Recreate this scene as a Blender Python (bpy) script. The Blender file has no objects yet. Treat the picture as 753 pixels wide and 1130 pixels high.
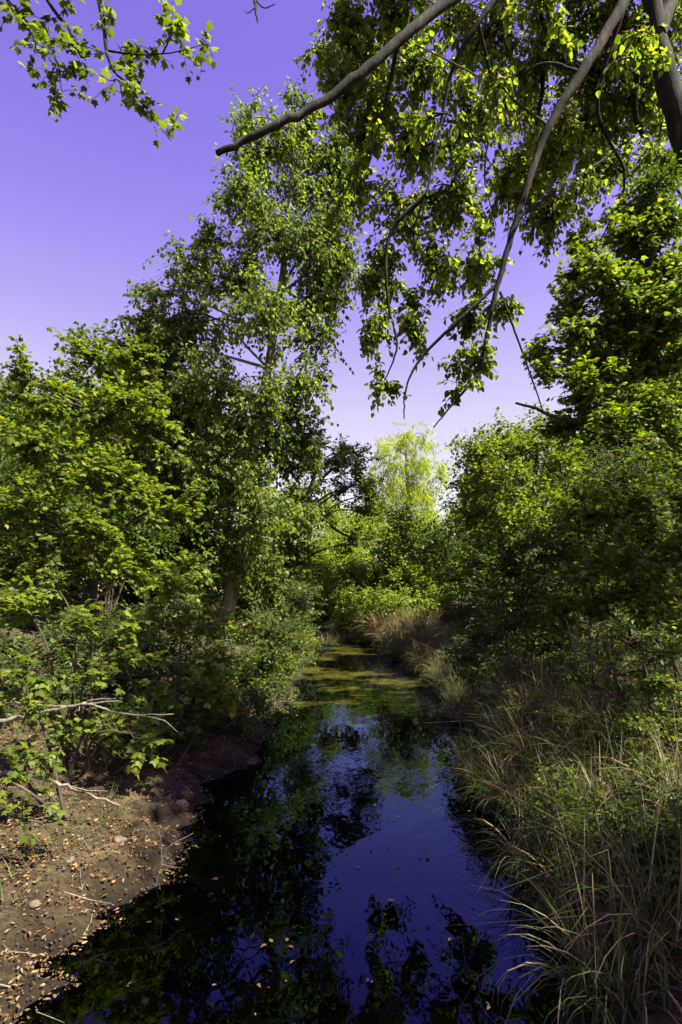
import bpy, math, random
import numpy as np

SEED = 11
COVER = 1.6      # overall leaf density
R = np.random.default_rng(SEED)
random.seed(SEED)
S = bpy.context.scene
COL = S.collection

# ------------------------------------------------------------------ camera model
F = 628.0            # focal length in photo pixels (20 mm on a 36 mm tall frame)
CX, HY = 376.5, 655.0
CAMZ = 1.2
K = CAMZ / 1.8        # the banks and the water are laid out for a 1.8 m eye and scaled to this one
DS = K                # depth scale of the thing being built (far trees stand further back)


def W(px, py, d):
    """point seen at photo pixel (px, py) standing d metres away"""
    d = d * DS
    return np.array([(px - CX) / F * d, d, CAMZ + (HY - py) / F * d])


def nrm(v):
    v = np.asarray(v, float)
    return v / np.maximum(np.linalg.norm(v, axis=-1, keepdims=True), 1e-9)


# ------------------------------------------------------------------ objects
def tag(o, label=None, cat=None, group=None, kind=None):
    if label: o['label'] = label
    if cat: o['category'] = cat
    if group: o['group'] = group
    if kind: o['kind'] = kind
    return o


def empty(name, loc, label, cat, group=None):
    o = bpy.data.objects.new(name, None)
    o.empty_display_size = 0.2
    COL.objects.link(o)
    o.location = [float(a) for a in loc]
    return tag(o, label, cat, group)


def mesh_obj(name, V, faces, mats, parent=None, smooth=True, matidx=None):
    """V (n,3) in world space; faces = list of (k, array(m,k)); becomes one mesh object"""
    V = np.asarray(V, np.float32)
    org = np.array(parent.location if parent is not None else (0, 0, 0), np.float32)
    if parent is not None and parent.parent is not None:
        org = org + np.array(parent.parent.location, np.float32)
    me = bpy.data.meshes.new(name)
    me.vertices.add(len(V))
    me.vertices.foreach_set('co', (V - org).astype(np.float32).ravel())
    loops = np.concatenate([f.reshape(-1) for f in faces]).astype(np.int32)
    sizes = np.concatenate([np.full(len(f), f.shape[1], np.int32) for f in faces])
    starts = np.concatenate([[0], np.cumsum(sizes)[:-1]]).astype(np.int32)
    me.loops.add(len(loops))
    me.loops.foreach_set('vertex_index', loops)
    me.polygons.add(len(sizes))
    me.polygons.foreach_set('loop_start', starts)
    me.polygons.foreach_set('loop_total', sizes)
    if not isinstance(mats, (list, tuple)): mats = [mats]
    for m in mats: me.materials.append(m)
    if matidx is not None:
        me.polygons.foreach_set('material_index', np.asarray(matidx, np.int32))
    me.polygons.foreach_set('use_smooth', np.full(len(sizes), smooth, bool))
    me.update(calc_edges=True)
    me.validate()
    o = bpy.data.objects.new(name, me)
    COL.objects.link(o)
    if parent is not None: o.parent = parent
    return o


def copy_tree(o, parent=None):
    c = o.copy()
    COL.objects.link(c)
    c.parent = parent
    for ch in list(o.children): copy_tree(ch, c)
    return c


class MB:
    """collects faces of one mesh"""
    def __init__(s): s.V = []; s.F = {}; s.n = 0
    def add(s, V, faces):
        V = np.asarray(V, float).reshape(-1, 3)
        for f in faces:
            f = np.asarray(f, int)
            s.F.setdefault(f.shape[1], []).append(f + s.n)
        s.V.append(V); s.n += len(V)
    def build(s, name, mat, parent=None, smooth=True):
        if not s.V: return None
        return mesh_obj(name, np.concatenate(s.V), [np.concatenate(v) for v in s.F.values()], mat, parent, smooth)


# ------------------------------------------------------------------ tubes
def spline(P, n):
    P = np.asarray(P, float)
    if len(P) == 2:
        t = np.linspace(0, 1, n)[:, None]
        return P[0] * (1 - t) + P[1] * t
    Q = np.vstack([2 * P[0] - P[1], P, 2 * P[-1] - P[-2]])
    out = []
    for u in np.linspace(0, len(P) - 1, n):
        i = min(int(u), len(P) - 2); t = u - i
        a, b, c, d = Q[i], Q[i + 1], Q[i + 2], Q[i + 3]
        out.append(0.5 * (2 * b + (c - a) * t + (2 * a - 5 * b + 4 * c - d) * t * t + (3 * b - a - 3 * c + d) * t ** 3))
    return np.array(out)


def tube(mb, P, rad, sides=8, rough=0.0, cap=True):
    P = np.asarray(P, float); n = len(P)
    rad = np.broadcast_to(np.asarray(rad, float), (n,))
    T = nrm(np.gradient(P, axis=0))
    ref = np.array([0.3, 0.2, 1.0]) if abs(T[0][2]) < 0.8 else np.array([1.0, 0.2, 0.1])
    U = nrm(np.cross(T, ref)); V = np.cross(T, U)
    a = np.linspace(0, 2 * np.pi, sides, endpoint=False)
    ring = np.cos(a)[None, :, None] * U[:, None] + np.sin(a)[None, :, None] * V[:, None]
    rr = rad[:, None] * (1 + rough * (R.random((n, sides)) - 0.5))
    X = (P[:, None] + ring * rr[..., None]).reshape(-1, 3)
    i = np.arange(n - 1)[:, None] * sides; j = np.arange(sides)[None]; k = (j + 1) % sides
    q = np.stack([i + j, i + k, i + sides + k, i + sides + j], -1).reshape(-1, 4)
    fs = [q]
    if cap:
        X = np.vstack([X, P[-1] + T[-1] * rad[-1] * 0.3])
        b = (n - 1) * sides; e = n * sides
        fs.append(np.stack([b + j[0], b + k[0], np.full(sides, e)], -1))
    mb.add(X, fs)


def twig_tubes(mb, A, B, C, r0, r1, sides=3):
    """many thin curved twigs at once: start, middle, end arrays"""
    n = len(A)
    if n == 0: return
    T = nrm(C - A)
    ref = np.where(np.abs(T[:, 2:3]) < 0.8, np.array([[0., 0., 1.]]), np.array([[1., 0., 0.]]))
    U = nrm(np.cross(T, ref)); V = np.cross(T, U)
    a = np.linspace(0, 2 * np.pi, sides, endpoint=False)
    ring = np.cos(a)[None, :, None] * U[:, None] + np.sin(a)[None, :, None] * V[:, None]
    r0 = np.broadcast_to(r0, (n,)); r1 = np.broadcast_to(r1, (n,))
    X = np.stack([A[:, None] + ring * r0[:, None, None], B[:, None] + ring * ((r0 + r1) / 2)[:, None, None],
                  C[:, None] + ring * r1[:, None, None]], 1).reshape(-1, 3)
    o = np.arange(n)[:, None, None] * (3 * sides)
    lv = np.arange(2)[None, :, None] * sides
    j = np.arange(sides)[None, None]; k = (j + 1) % sides
    q = np.stack([o + lv + j, o + lv + k, o + lv + sides + k, o + lv + sides + j], -1).reshape(-1, 4)
    mb.add(X, [q])


# ------------------------------------------------------------------ leaves
def _maple():
    h = [(0, 0), (.20, -.06), (.50, .10), (.36, .24), (.60, .46), (.30, .50), (.20, .62)]
    pts = h + [(0, 1.0)] + [(-x, y) for x, y in reversed(h[1:])]
    c = (0, .34)
    V = [(c[0], c[1], 0.0)] + [(x, y, -0.25 * abs(x) + (-0.12 if y > .9 else 0)) for x, y in pts]
    n = len(pts)
    Fc = [(0, 1 + i, 1 + (i + 1) % n) for i in range(n)]
    return np.array(V, float), [np.array(Fc)]


def _heart():
    V = [(0, 0, 0), (0, 1, -.1), (.26, .02, .06), (.43, .30, .10), (.26, .66, .06),
         (-.26, .02, .06), (-.43, .30, .10), (-.26, .66, .06)]
    return np.array(V, float), [np.array([(0, 2, 3, 4, 1), (0, 1, 7, 6, 5)])]


def _oval():
    V = [(0, 0, 0), (0, 1, -.08), (.25, .28, .07), (.19, .68, .05), (-.25, .28, .07), (-.19, .68, .05)]
    return np.array(V, float), [np.array([(0, 2, 3, 1), (0, 1, 5, 4)])]


def _rhomb():
    V = [(0, 0, 0), (.36, .45, .08), (0, 1, 0), (-.36, .45, .08)]
    return np.array(V, float), [np.array([(0, 1, 2), (0, 2, 3)])]


def _lance():
    V = [(0, 0, 0), (.09, .4, .02), (0, 1, -.1), (-.09, .4, .02)]
    return np.array(V, float), [np.array([(0, 1, 2), (0, 2, 3)])]


TPL = dict(maple=_maple(), heart=_heart(), oval=_oval(), rhomb=_rhomb(), lance=_lance())


def leaves(mb, P, axis, normal, size, kind):
    V, fs = TPL[kind]
    n = len(P)
    if n == 0: return
    Y = nrm(axis); X = nrm(np.cross(Y, normal)); Z = np.cross(X, Y)
    wob = 0.85 + 0.3 * R.random((n, 1, 1))
    curl = 0.3 + 1.6 * R.random((n, 1, 1))
    G = (X[:, None] * (V[None, :, 0:1] * wob) + Y[:, None] * V[None, :, 1:2] + Z[:, None] * (V[None, :, 2:3] * curl))
    G = P[:, None] + G * np.asarray(size)[:, None, None]
    k = len(V); off = (np.arange(n) * k)[:, None, None]
    mb.add(G.reshape(-1, 3), [(f[None] + off).reshape(-1, f.shape[1]) for f in fs])


def rdir(n):
    return nrm(R.normal(size=(n, 3)))


LEAFY = dict(   # droop of blade, flatness of blade
    maple=dict(kind='maple', tilt=0.55, droop=0.35),
    poplar=dict(kind='heart', tilt=1.1, droop=0.8),
    oval=dict(kind='oval', tilt=0.7, droop=0.3),
    far=dict(kind='rhomb', tilt=0.8, droop=0.4),
    willow=dict(kind='lance', tilt=1.0, droop=1.2),
)


def foliage(mbL, mbT, start, c, Rad, nleaf, L, style, per=9, twig=None, hang=0.0, tr=0.004, spread=1.0):
    """one clump of a crown: boughs run from start into the ellipsoid (c, Rad), twigs leave the boughs, leaves sit on the twigs"""
    st = LEAFY[style]
    c = np.asarray(c, float); Rad = np.asarray(Rad, float); start = np.asarray(start, float)
    nt = max(3, int(nleaf / per)); nb = max(3, int(nt / 7))
    E = c + Rad * rdir(nb) * (R.random((nb, 1)) ** 0.42) * spread
    S0 = start + (c - start) * (0.35 + 0.5 * R.random((nb, 1))) + R.normal(size=(nb, 3)) * Rad * 0.08
    M0 = (S0 + E) / 2 + np.array([0, 0, 1.0]) * np.linalg.norm(E - S0, axis=1, keepdims=True) * 0.08 + R.normal(size=(nb, 3)) * 0.05 * Rad
    if mbT is not None:
        twig_tubes(mbT, S0, M0, E, tr * 2.2, tr * 0.8, 4)
    b = R.integers(0, nb, nt)
    t = (0.25 + 0.75 * R.random((nt, 1)))
    A = (1 - t) ** 2 * S0[b] + 2 * t * (1 - t) * M0[b] + t * t * E[b]
    d = nrm(E[b] - S0[b])
    tl = twig or float(np.clip(Rad.mean() * 0.5, L * 2.5, L * 6))
    tl = tl * (0.5 + R.random((nt, 1)))
    D = nrm(d * 0.7 + R.normal(size=(nt, 3)) * 0.6 + np.array([0, 0, 0.12 - hang]))
    C = A + D * tl + np.array([0, 0, -1.0]) * tl * (0.12 + 0.6 * hang)
    B = (A + C) / 2 + np.array([0, 0, 1.0]) * tl * 0.07
    if mbT is not None:
        twig_tubes(mbT, A, B, C, tr, tr * 0.45, 3)
    # leaves
    q = np.tile((np.arange(per) + 0.6) / per, nt)[:, None]
    ti = np.repeat(np.arange(nt), per)
    q = np.clip(q + (R.random(q.shape) - 0.5) * 0.15, 0.05, 1)
    P = (1 - q) ** 2 * A[ti] + 2 * q * (1 - q) * B[ti] + q * q * C[ti]
    Dt = nrm(C - A)[ti]
    n = len(P)
    side = np.where((np.arange(n) % 2 == 0)[:, None], 1.0, -1.0) * nrm(np.cross(Dt, np.array([0, 0, 1.0]) + 0.2 * R.normal(size=(n, 3))))
    ax = nrm(0.55 * Dt + 0.8 * side + R.normal(size=(n, 3)) * 0.35 + np.array([0, 0, -1.0]) * st['droop'])
    no = np.array([0, 0, 1.0]) + R.normal(size=(n, 3)) * st['tilt'] * 0.6
    P = P + ax * L * 0.25 + R.normal(size=(n, 3)) * L * 0.15
    sz = L * (0.55 + 0.65 * R.random(n))
    leaves(mbL, P, ax, no, sz, st['kind'])


# ------------------------------------------------------------------ materials
def new_mat(name):
    m = bpy.data.materials.new(name); m.use_nodes = True
    nt = m.node_tree; nt.nodes.clear()
    out = nt.nodes.new('ShaderNodeOutputMaterial')
    return m, nt, out


def ramp(nt, fac, stops):
    r = nt.nodes.new('ShaderNodeValToRGB')
    e = r.color_ramp.elements
    while len(e) < len(stops): e.new(0.5)
    for el, (p, c) in zip(e, stops):
        el.position = p; el.color = (*c, 1)
    nt.links.new(fac, r.inputs[0])
    return r.outputs[0]


def noise(nt, scale, detail=4, rough=0.6, vec=None):
    n = nt.nodes.new('ShaderNodeTexNoise')
    n.inputs['Scale'].default_value = scale; n.inputs['Detail'].default_value = detail
    n.inputs['Roughness'].default_value = rough
    if vec is not None: nt.links.new(vec, n.inputs['Vector'])
    return n.outputs[0]


def leaf_mat(name, c_dark, c_mid, c_light, trans=0.42, warm=(1.9, 2.1, 0.6), rough=0.48):
    m, nt, out = new_mat(name)
    g = nt.nodes.new('ShaderNodeNewGeometry')
    col = ramp(nt, g.outputs['Random Per Island'], [(0, c_dark), (0.5, c_mid), (0.93, c_light), (1.0, (c_light[0] * 1.3, c_light[1] * 0.95, c_light[2]))])
    tcl = nt.nodes.new('ShaderNodeTexCoord')
    var = ramp(nt, noise(nt, 1.1, 3, 0.6, tcl.outputs['Object']), [(0.30, (0.72, 0.78, 0.85)), (0.5, (1, 1, 1)), (0.70, (1.2, 1.14, 0.95))])
    mv = nt.nodes.new('ShaderNodeMix'); mv.data_type = 'RGBA'; mv.blend_type = 'MULTIPLY'; mv.inputs[0].default_value = 1
    nt.links.new(col, mv.inputs[6]); nt.links.new(var, mv.inputs[7]); col = mv.outputs[2]
    p = nt.nodes.new('ShaderNodeBsdfPrincipled')
    p.inputs['Roughness'].default_value = rough
    p.inputs['Specular IOR Level'].default_value = 0.18
    nt.links.new(col, p.inputs['Base Color'])
    t = nt.nodes.new('ShaderNodeBsdfTranslucent')
    mul = nt.nodes.new('ShaderNodeMix'); mul.data_type = 'RGBA'; mul.blend_type = 'MULTIPLY'
    mul.inputs[0].default_value = 1.0
    nt.links.new(col, mul.inputs[6]); mul.inputs[7].default_value = (*warm, 1)
    nt.links.new(mul.outputs[2], t.inputs['Color'])
    mx = nt.nodes.new('ShaderNodeMixShader'); mx.inputs[0].default_value = trans
    nt.links.new(p.outputs[0], mx.inputs[1]); nt.links.new(t.outputs[0], mx.inputs[2])
    nt.links.new(mx.outputs[0], out.inputs[0])
    return m


def bark_mat(name, c0, c1, c2, scale=14, bump=0.5):
    m, nt, out = new_mat(name)
    tc = nt.nodes.new('ShaderNodeTexCoord')
    mp = nt.nodes.new('ShaderNodeMapping'); mp.inputs['Scale'].default_value = (1, 1, 0.28)
    nt.links.new(tc.outputs['Object'], mp.inputs[0])
    n1 = noise(nt, scale, 6, 0.7, mp.outputs[0])
    n2 = noise(nt, 1.7, 3, 0.6, tc.outputs['Object'])
    a = ramp(nt, n1, [(0.28, c0), (0.52, c1), (0.72, c2)])
    b = ramp(nt, n2, [(0.35, (0.75, 0.78, 0.7)), (0.65, (1.15, 1.1, 1.0))])
    mul = nt.nodes.new('ShaderNodeMix'); mul.data_type = 'RGBA'; mul.blend_type = 'MULTIPLY'; mul.inputs[0].default_value = 1
    nt.links.new(a, mul.inputs[6]); nt.links.new(b, mul.inputs[7])
    p = nt.nodes.new('ShaderNodeBsdfPrincipled'); p.inputs['Roughness'].default_value = 0.9
    p.inputs['Specular IOR Level'].default_value = 0.15
    nt.links.new(mul.outputs[2], p.inputs['Base Color'])
    bp = nt.nodes.new('ShaderNodeBump'); bp.inputs['Strength'].default_value = bump; bp.inputs['Distance'].default_value = 0.03
    nt.links.new(n1, bp.inputs['Height']); nt.links.new(bp.outputs[0], p.inputs['Normal'])
    nt.links.new(p.outputs[0], out.inputs[0])
    return m


M = {}
M['leaf_poplar'] = leaf_mat('poplar_leaf', (0.05, 0.078, 0.015), (0.09, 0.13, 0.022), (0.155, 0.195, 0.034), trans=0.48)
M['leaf_over'] = leaf_mat('overhead_leaf', (0.046, 0.07, 0.010), (0.09, 0.122, 0.016), (0.155, 0.185, 0.025), trans=0.6)
M['leaf_maple'] = leaf_mat('maple_leaf', (0.042, 0.064, 0.008), (0.082, 0.112, 0.012), (0.145, 0.175, 0.020))
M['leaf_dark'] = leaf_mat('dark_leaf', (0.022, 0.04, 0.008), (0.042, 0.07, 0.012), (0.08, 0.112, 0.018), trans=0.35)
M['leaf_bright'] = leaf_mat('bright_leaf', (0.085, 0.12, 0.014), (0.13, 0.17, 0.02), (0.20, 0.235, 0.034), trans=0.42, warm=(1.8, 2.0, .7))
M['leaf_willow'] = leaf_mat('willow_leaf', (0.19, 0.22, 0.020), (0.27, 0.30, 0.028), (0.37, 0.38, 0.05), trans=0.5, warm=(1.7, 2.1, .7))
M['grass'] = leaf_mat('grass_blade', (0.024, 0.04, 0.010), (0.05, 0.074, 0.017), (0.10, 0.125, 0.034), trans=0.3, warm=(1.4, 1.5, 0.8))
M['straw'] = leaf_mat('dry_blade', (0.045, 0.036, 0.016), (0.12, 0.096, 0.042), (0.30, 0.24, 0.115), trans=0.25, warm=(1.3, 1.2, 0.8), rough=0.6)
M['reed'] = leaf_mat('reed_blade', (0.20, 0.16, 0.08), (0.34, 0.27, 0.14), (0.46, 0.38, 0.21), trans=0.4, warm=(1.2, 1.15, 0.8), rough=0.6)
M['litter'] = leaf_mat('leaf_litter', (0.03, 0.018, 0.009), (0.085, 0.05, 0.022), (0.19, 0.125, 0.06), trans=0.05, warm=(1, 1, 1), rough=0.75)
M['bark_pale'] = bark_mat('pale_bark', (0.07, 0.06, 0.05), (0.16, 0.14, 0.115), (0.27, 0.25, 0.21))
M['bark_dark'] = bark_mat('dark_bark', (0.025, 0.02, 0.016), (0.06, 0.048, 0.038), (0.11, 0.09, 0.07))
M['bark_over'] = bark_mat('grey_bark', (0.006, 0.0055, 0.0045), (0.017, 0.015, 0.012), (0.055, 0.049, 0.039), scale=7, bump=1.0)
M['twig'] = bark_mat('twig_bark', (0.03, 0.025, 0.018), (0.055, 0.045, 0.03), (0.09, 0.075, 0.05), bump=0.1)
M['deadwood'] = bark_mat('dead_wood', (0.07, 0.06, 0.05), (0.17, 0.15, 0.125), (0.30, 0.27, 0.23), scale=30, bump=0.8)
M['stone'] = bark_mat('stone', (0.05, 0.042, 0.032), (0.12, 0.10, 0.078), (0.24, 0.205, 0.16), scale=30)

# ------------------------------------------------------------------ the stream's course
YK = np.array([-60, 0, 2.5, 3.9, 6.5, 10.8, 15.5, 18.5, 21, 24, 30, 60.])
XL = np.array([-1.2, -1.36, -1.34, -1.26, -1.1, -0.98, -1.0, -1.3, -2.6, -5.0, -9, -30])
XR = np.array([1.1, 1.05, 1.05, 1.25, 1.6, 1.9, 1.75, 1.35, 0.4, -1.6, -5.4, -26])


def xl(y):
    y = np.asarray(y) / K
    return K * (np.interp(y, YK, XL) + 0.12 * np.sin(y * 2.1) + 0.07 * np.sin(y * 5.3 + 1) + 0.05 * np.sin(y * 12.7 + 0.4) + 0.03 * np.sin(y * 27.1))

def xr(y):
    y = np.asarray(y) / K
    return K * (np.interp(y, YK, XR) + 0.10 * np.sin(y * 1.7 + 2) + 0.06 * np.sin(y * 4.9) + 0.04 * np.sin(y * 13.9 + 2) + 0.025 * np.sin(y * 29.3))



def lump(x, y):
    return (0.035 * np.sin(x * 3.1 + y * 1.3) * np.sin(y * 2.7 - x) + 0.025 * np.sin(x * 7.3 - y * 4.1 + 1.7)
            + 0.015 * np.sin(x * 13.7 + y * 11.3) + 0.012 * np.sin(y * 17.1 - x * 9.2 + 0.6))


def ground_z(x, y):
    x = np.asarray(x, float); y = np.asarray(y, float)
    dl = (xl(y) - x) / K; dr = (x - xr(y)) / K; x = x / K; y = y / K
    zl = 0.03 + 0.10 * dl + 0.16 * np.clip(dl - 1.5, 0, 4) + 0.10 * np.clip(dl / 0.25, 0, 1)
    zr = 0.03 + 0.16 * np.clip(dr / 0.35, 0, 1) + 0.27 * np.clip(dr, 0, 4.5)
    inside = np.minimum(-dl, -dr)
    zin = -0.42 * (1 - np.exp(-np.clip(inside, 0, 9) * 1.5)) + 0.03
    z = np.where(dl > 0, np.minimum(zl, 1.1 + 0.02 * dl), np.where(dr > 0, np.minimum(zr, 1.6 + 0.02 * dr), zin))
    far = np.clip((np.hypot(x, y) - 60) / 200, 0, 1)
    return K * (z * (1 - far) + 1.2 * far + lump(x, y) * np.where(inside > 0, 0.9, 1.0) * (1 - far))


def gpt(x, y): return np.array([x, y, float(ground_z(x, y))])


# ground sheet
def axis_samples(fine0, fine1, step, lo, hi):
    f = np.arange(fine0, fine1, step)
    def grow(d, s):
        out = []; p = 0.0
        while p < d:
            s *= 1.16; p += s; out.append(p)
        return np.array(out)
    a = fine0 - grow(fine0 - lo, step)[::-1]; b = f[-1] + grow(hi - fine1, step)
    return np.concatenate([a, f, b])


gx = axis_samples(-2.9, 3.1, 0.035, -500, 500)
gy = axis_samples(1.0, 15, 0.05, -400, 700)
X, Y = np.meshgrid(gx, gy)
Z = ground_z(X, Y) + (R.random(X.shape) - 0.5) * 0.024
nx, ny = len(gx), len(gy)
i = (np.arange(ny - 1)[:, None] * nx + np.arange(nx - 1)[None]).ravel()
quads = np.stack([i, i + 1, i + nx + 1, i + nx], -1)

m, nt, out = new_mat('bank_soil')
tc = nt.nodes.new('ShaderNodeTexCoord'); vec = tc.outputs['Object']
n_big = noise(nt, 0.9, 4, 0.6, vec); n_mid = noise(nt, 7, 6, 0.7, vec); n_fine = noise(nt, 55, 5, 0.7, vec)
soil = ramp(nt, n_mid, [(0.3, (0.016, 0.012, 0.007)), (0.5, (0.043, 0.033, 0.018)), (0.72, (0.12, 0.088, 0.045))])
fine = ramp(nt, n_fine, [(0.3, (0.5, 0.48, 0.45)), (0.7, (1.5, 1.45, 1.35))])
mul = nt.nodes.new('ShaderNodeMix'); mul.data_type = 'RGBA'; mul.blend_type = 'MULTIPLY'; mul.inputs[0].default_value = 1
nt.links.new(soil, mul.inputs[6]); nt.links.new(fine, mul.inputs[7])
moss = nt.nodes.new('ShaderNodeMix'); moss.data_type = 'RGBA'
nt.links.new(ramp(nt, n_big, [(0.52, (0, 0, 0)), (0.68, (0.3, 0.3, 0.3))]), moss.inputs[0])
nt.links.new(mul.outputs[2], moss.inputs[6]); moss.inputs[7].default_value = (0.05, 0.065, 0.018, 1)
# the bed under water carries silt and yellow green algae
sep = nt.nodes.new('ShaderNodeSeparateXYZ'); nt.links.new(vec, sep.inputs[0])
mr = nt.nodes.new('ShaderNodeMapRange'); mr.inputs[1].default_value = -0.01; mr.inputs[2].default_value = -0.07
nt.links.new(sep.outputs[2], mr.inputs[0])
alg = ramp(nt, noise(nt, 1.6, 5, 0.65, vec), [(0.36, (0.05, 0.042, 0.022)), (0.48, (0.16, 0.13, 0.03)), (0.6, (0.26, 0.24, 0.035)), (0.72, (0.09, 0.10, 0.02))])
bed = nt.nodes.new('ShaderNodeMix'); bed.data_type = 'RGBA'
wet = ramp(nt, sep.outputs[2], [(0.0, (0.28, 0.27, 0.26)), (0.04, (0.36, 0.35, 0.33)), (0.14, (1, 1, 1))])
wm = nt.nodes.new('ShaderNodeMix'); wm.data_type = 'RGBA'; wm.blend_type = 'MULTIPLY'; wm.inputs[0].default_value = 1
nt.links.new(moss.outputs[2], wm.inputs[6]); nt.links.new(wet, wm.inputs[7])
nt.links.new(mr.outputs[0], bed.inputs[0]); nt.links.new(wm.outputs[2], bed.inputs[6]); nt.links.new(alg, bed.inputs[7])
p = nt.nodes.new('ShaderNodeBsdfPrincipled'); p.inputs['Roughness'].default_value = 0.92
p.inputs['Specular IOR Level'].default_value = 0.2
nt.links.new(bed.outputs[2], p.inputs['Base Color'])
bp = nt.nodes.new('ShaderNodeBump'); bp.inputs['Strength'].default_value = 0.7; bp.inputs['Distance'].default_value = 0.03
nt.links.new(n_fine, bp.inputs['Height']); nt.links.new(bp.outputs[0], p.inputs['Normal'])
nt.links.new(p.outputs[0], out.inputs[0])
M['soil'] = m
tag(mesh_obj('ground', np.stack([X, Y, Z], -1).reshape(-1, 3), [quads], M['soil']), 'muddy brown stream banks and stream bed', 'ground', kind='structure')

# water
m, nt, out = new_mat('stream_water')
tc = nt.nodes.new('ShaderNodeTexCoord')
mp = nt.nodes.new('ShaderNodeMapping'); mp.inputs['Scale'].default_value = (1, 0.55, 1)
nt.links.new(tc.outputs['Object'], mp.inputs[0])
w1 = noise(nt, 5.5, 3, 0.55, mp.outputs[0])
w2 = noise(nt, 0.45, 2, 0.5, tc.outputs['Object'])
amp = ramp(nt, w2, [(0.42, (0.12, 0.12, 0.12)), (0.62, (1, 1, 1))])
hm = nt.nodes.new('ShaderNodeMath'); hm.operation = 'MULTIPLY'
nt.links.new(w1, hm.inputs[0]); nt.links.new(amp, hm.inputs[1])
bp = nt.nodes.new('ShaderNodeBump'); bp.inputs['Strength'].default_value = 0.12; bp.inputs['Distance'].default_value = 0.04
nt.links.new(hm.outputs[0], bp.inputs['Height'])
fr = nt.nodes.new('ShaderNodeFresnel'); fr.inputs['IOR'].default_value = 1.52; nt.links.new(bp.outputs[0], fr.inputs['Normal'])
gl = nt.nodes.new('ShaderNodeBsdfGlossy'); gl.inputs['Roughness'].default_value = 0.012; gl.inputs['Color'].default_value = (0.36, 0.46, 1.0, 1); nt.links.new(bp.outputs[0], gl.inputs['Normal'])
tr = nt.nodes.new('ShaderNodeBsdfTransparent'); tr.inputs['Color'].default_value = (0.06, 0.05, 0.024, 1)
# drifting algae film, thicker towards the still far reach
sepw = nt.nodes.new('ShaderNodeSeparateXYZ'); nt.links.new(tc.outputs['Object'], sepw.inputs[0])
reach = nt.nodes.new('ShaderNodeMapRange'); reach.inputs[1].default_value = 2.4; reach.inputs[2].default_value = 8.7; reach.inputs[3].default_value = -0.24; reach.inputs[4].default_value = 0.10
nt.links.new(sepw.outputs[1], reach.inputs[0])
an = noise(nt, 1.5, 6, 0.68, tc.outputs['Object'])
ad = nt.nodes.new('ShaderNodeMath'); ad.operation = 'ADD'; nt.links.new(an, ad.inputs[0]); nt.links.new(reach.outputs[0], ad.inputs[1])
film = ramp(nt, ad.outputs[0], [(0.50, (0, 0, 0)), (0.68, (0.75, 0.75, 0.75))])
df = nt.nodes.new('ShaderNodeBsdfDiffuse')
nt.links.new(ramp(nt, noise(nt, 9, 5, 0.7, tc.outputs['Object']), [(0.3, (0.03, 0.035, 0.008)), (0.55, (0.10, 0.10, 0.016)), (0.75, (0.2, 0.17, 0.03))]), df.inputs[0])
sub = nt.nodes.new('ShaderNodeMixShader')
nt.links.new(film, sub.inputs[0]); nt.links.new(tr.outputs[0], sub.inputs[1]); nt.links.new(df.outputs[0], sub.inputs[2])
mx = nt.nodes.new('ShaderNodeMixShader')
nt.links.new(fr.outputs[0], mx.inputs[0]); nt.links.new(sub.outputs[0], mx.inputs[1]); nt.links.new(gl.outputs[0], mx.inputs[2])
nt.links.new(mx.outputs[0], out.inputs[0])
M['water'] = m
ys = np.concatenate([np.arange(-60, 0, 4.0), np.arange(0, 26, 0.5), np.arange(26, 60, 4.0)])
wv = np.array([[(xl(y) - 0.45, y, 0.0), (xr(y) + 0.45, y, 0.0)] for y in ys]).reshape(-1, 3)
k = np.arange(len(ys) - 1) * 2
tag(mesh_obj('water', wv, [np.stack([k, k + 1, k + 3, k + 2], -1)], M['water'], smooth=False), 'dark still creek water reflecting trees and violet sky', 'water', kind='structure')


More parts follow.
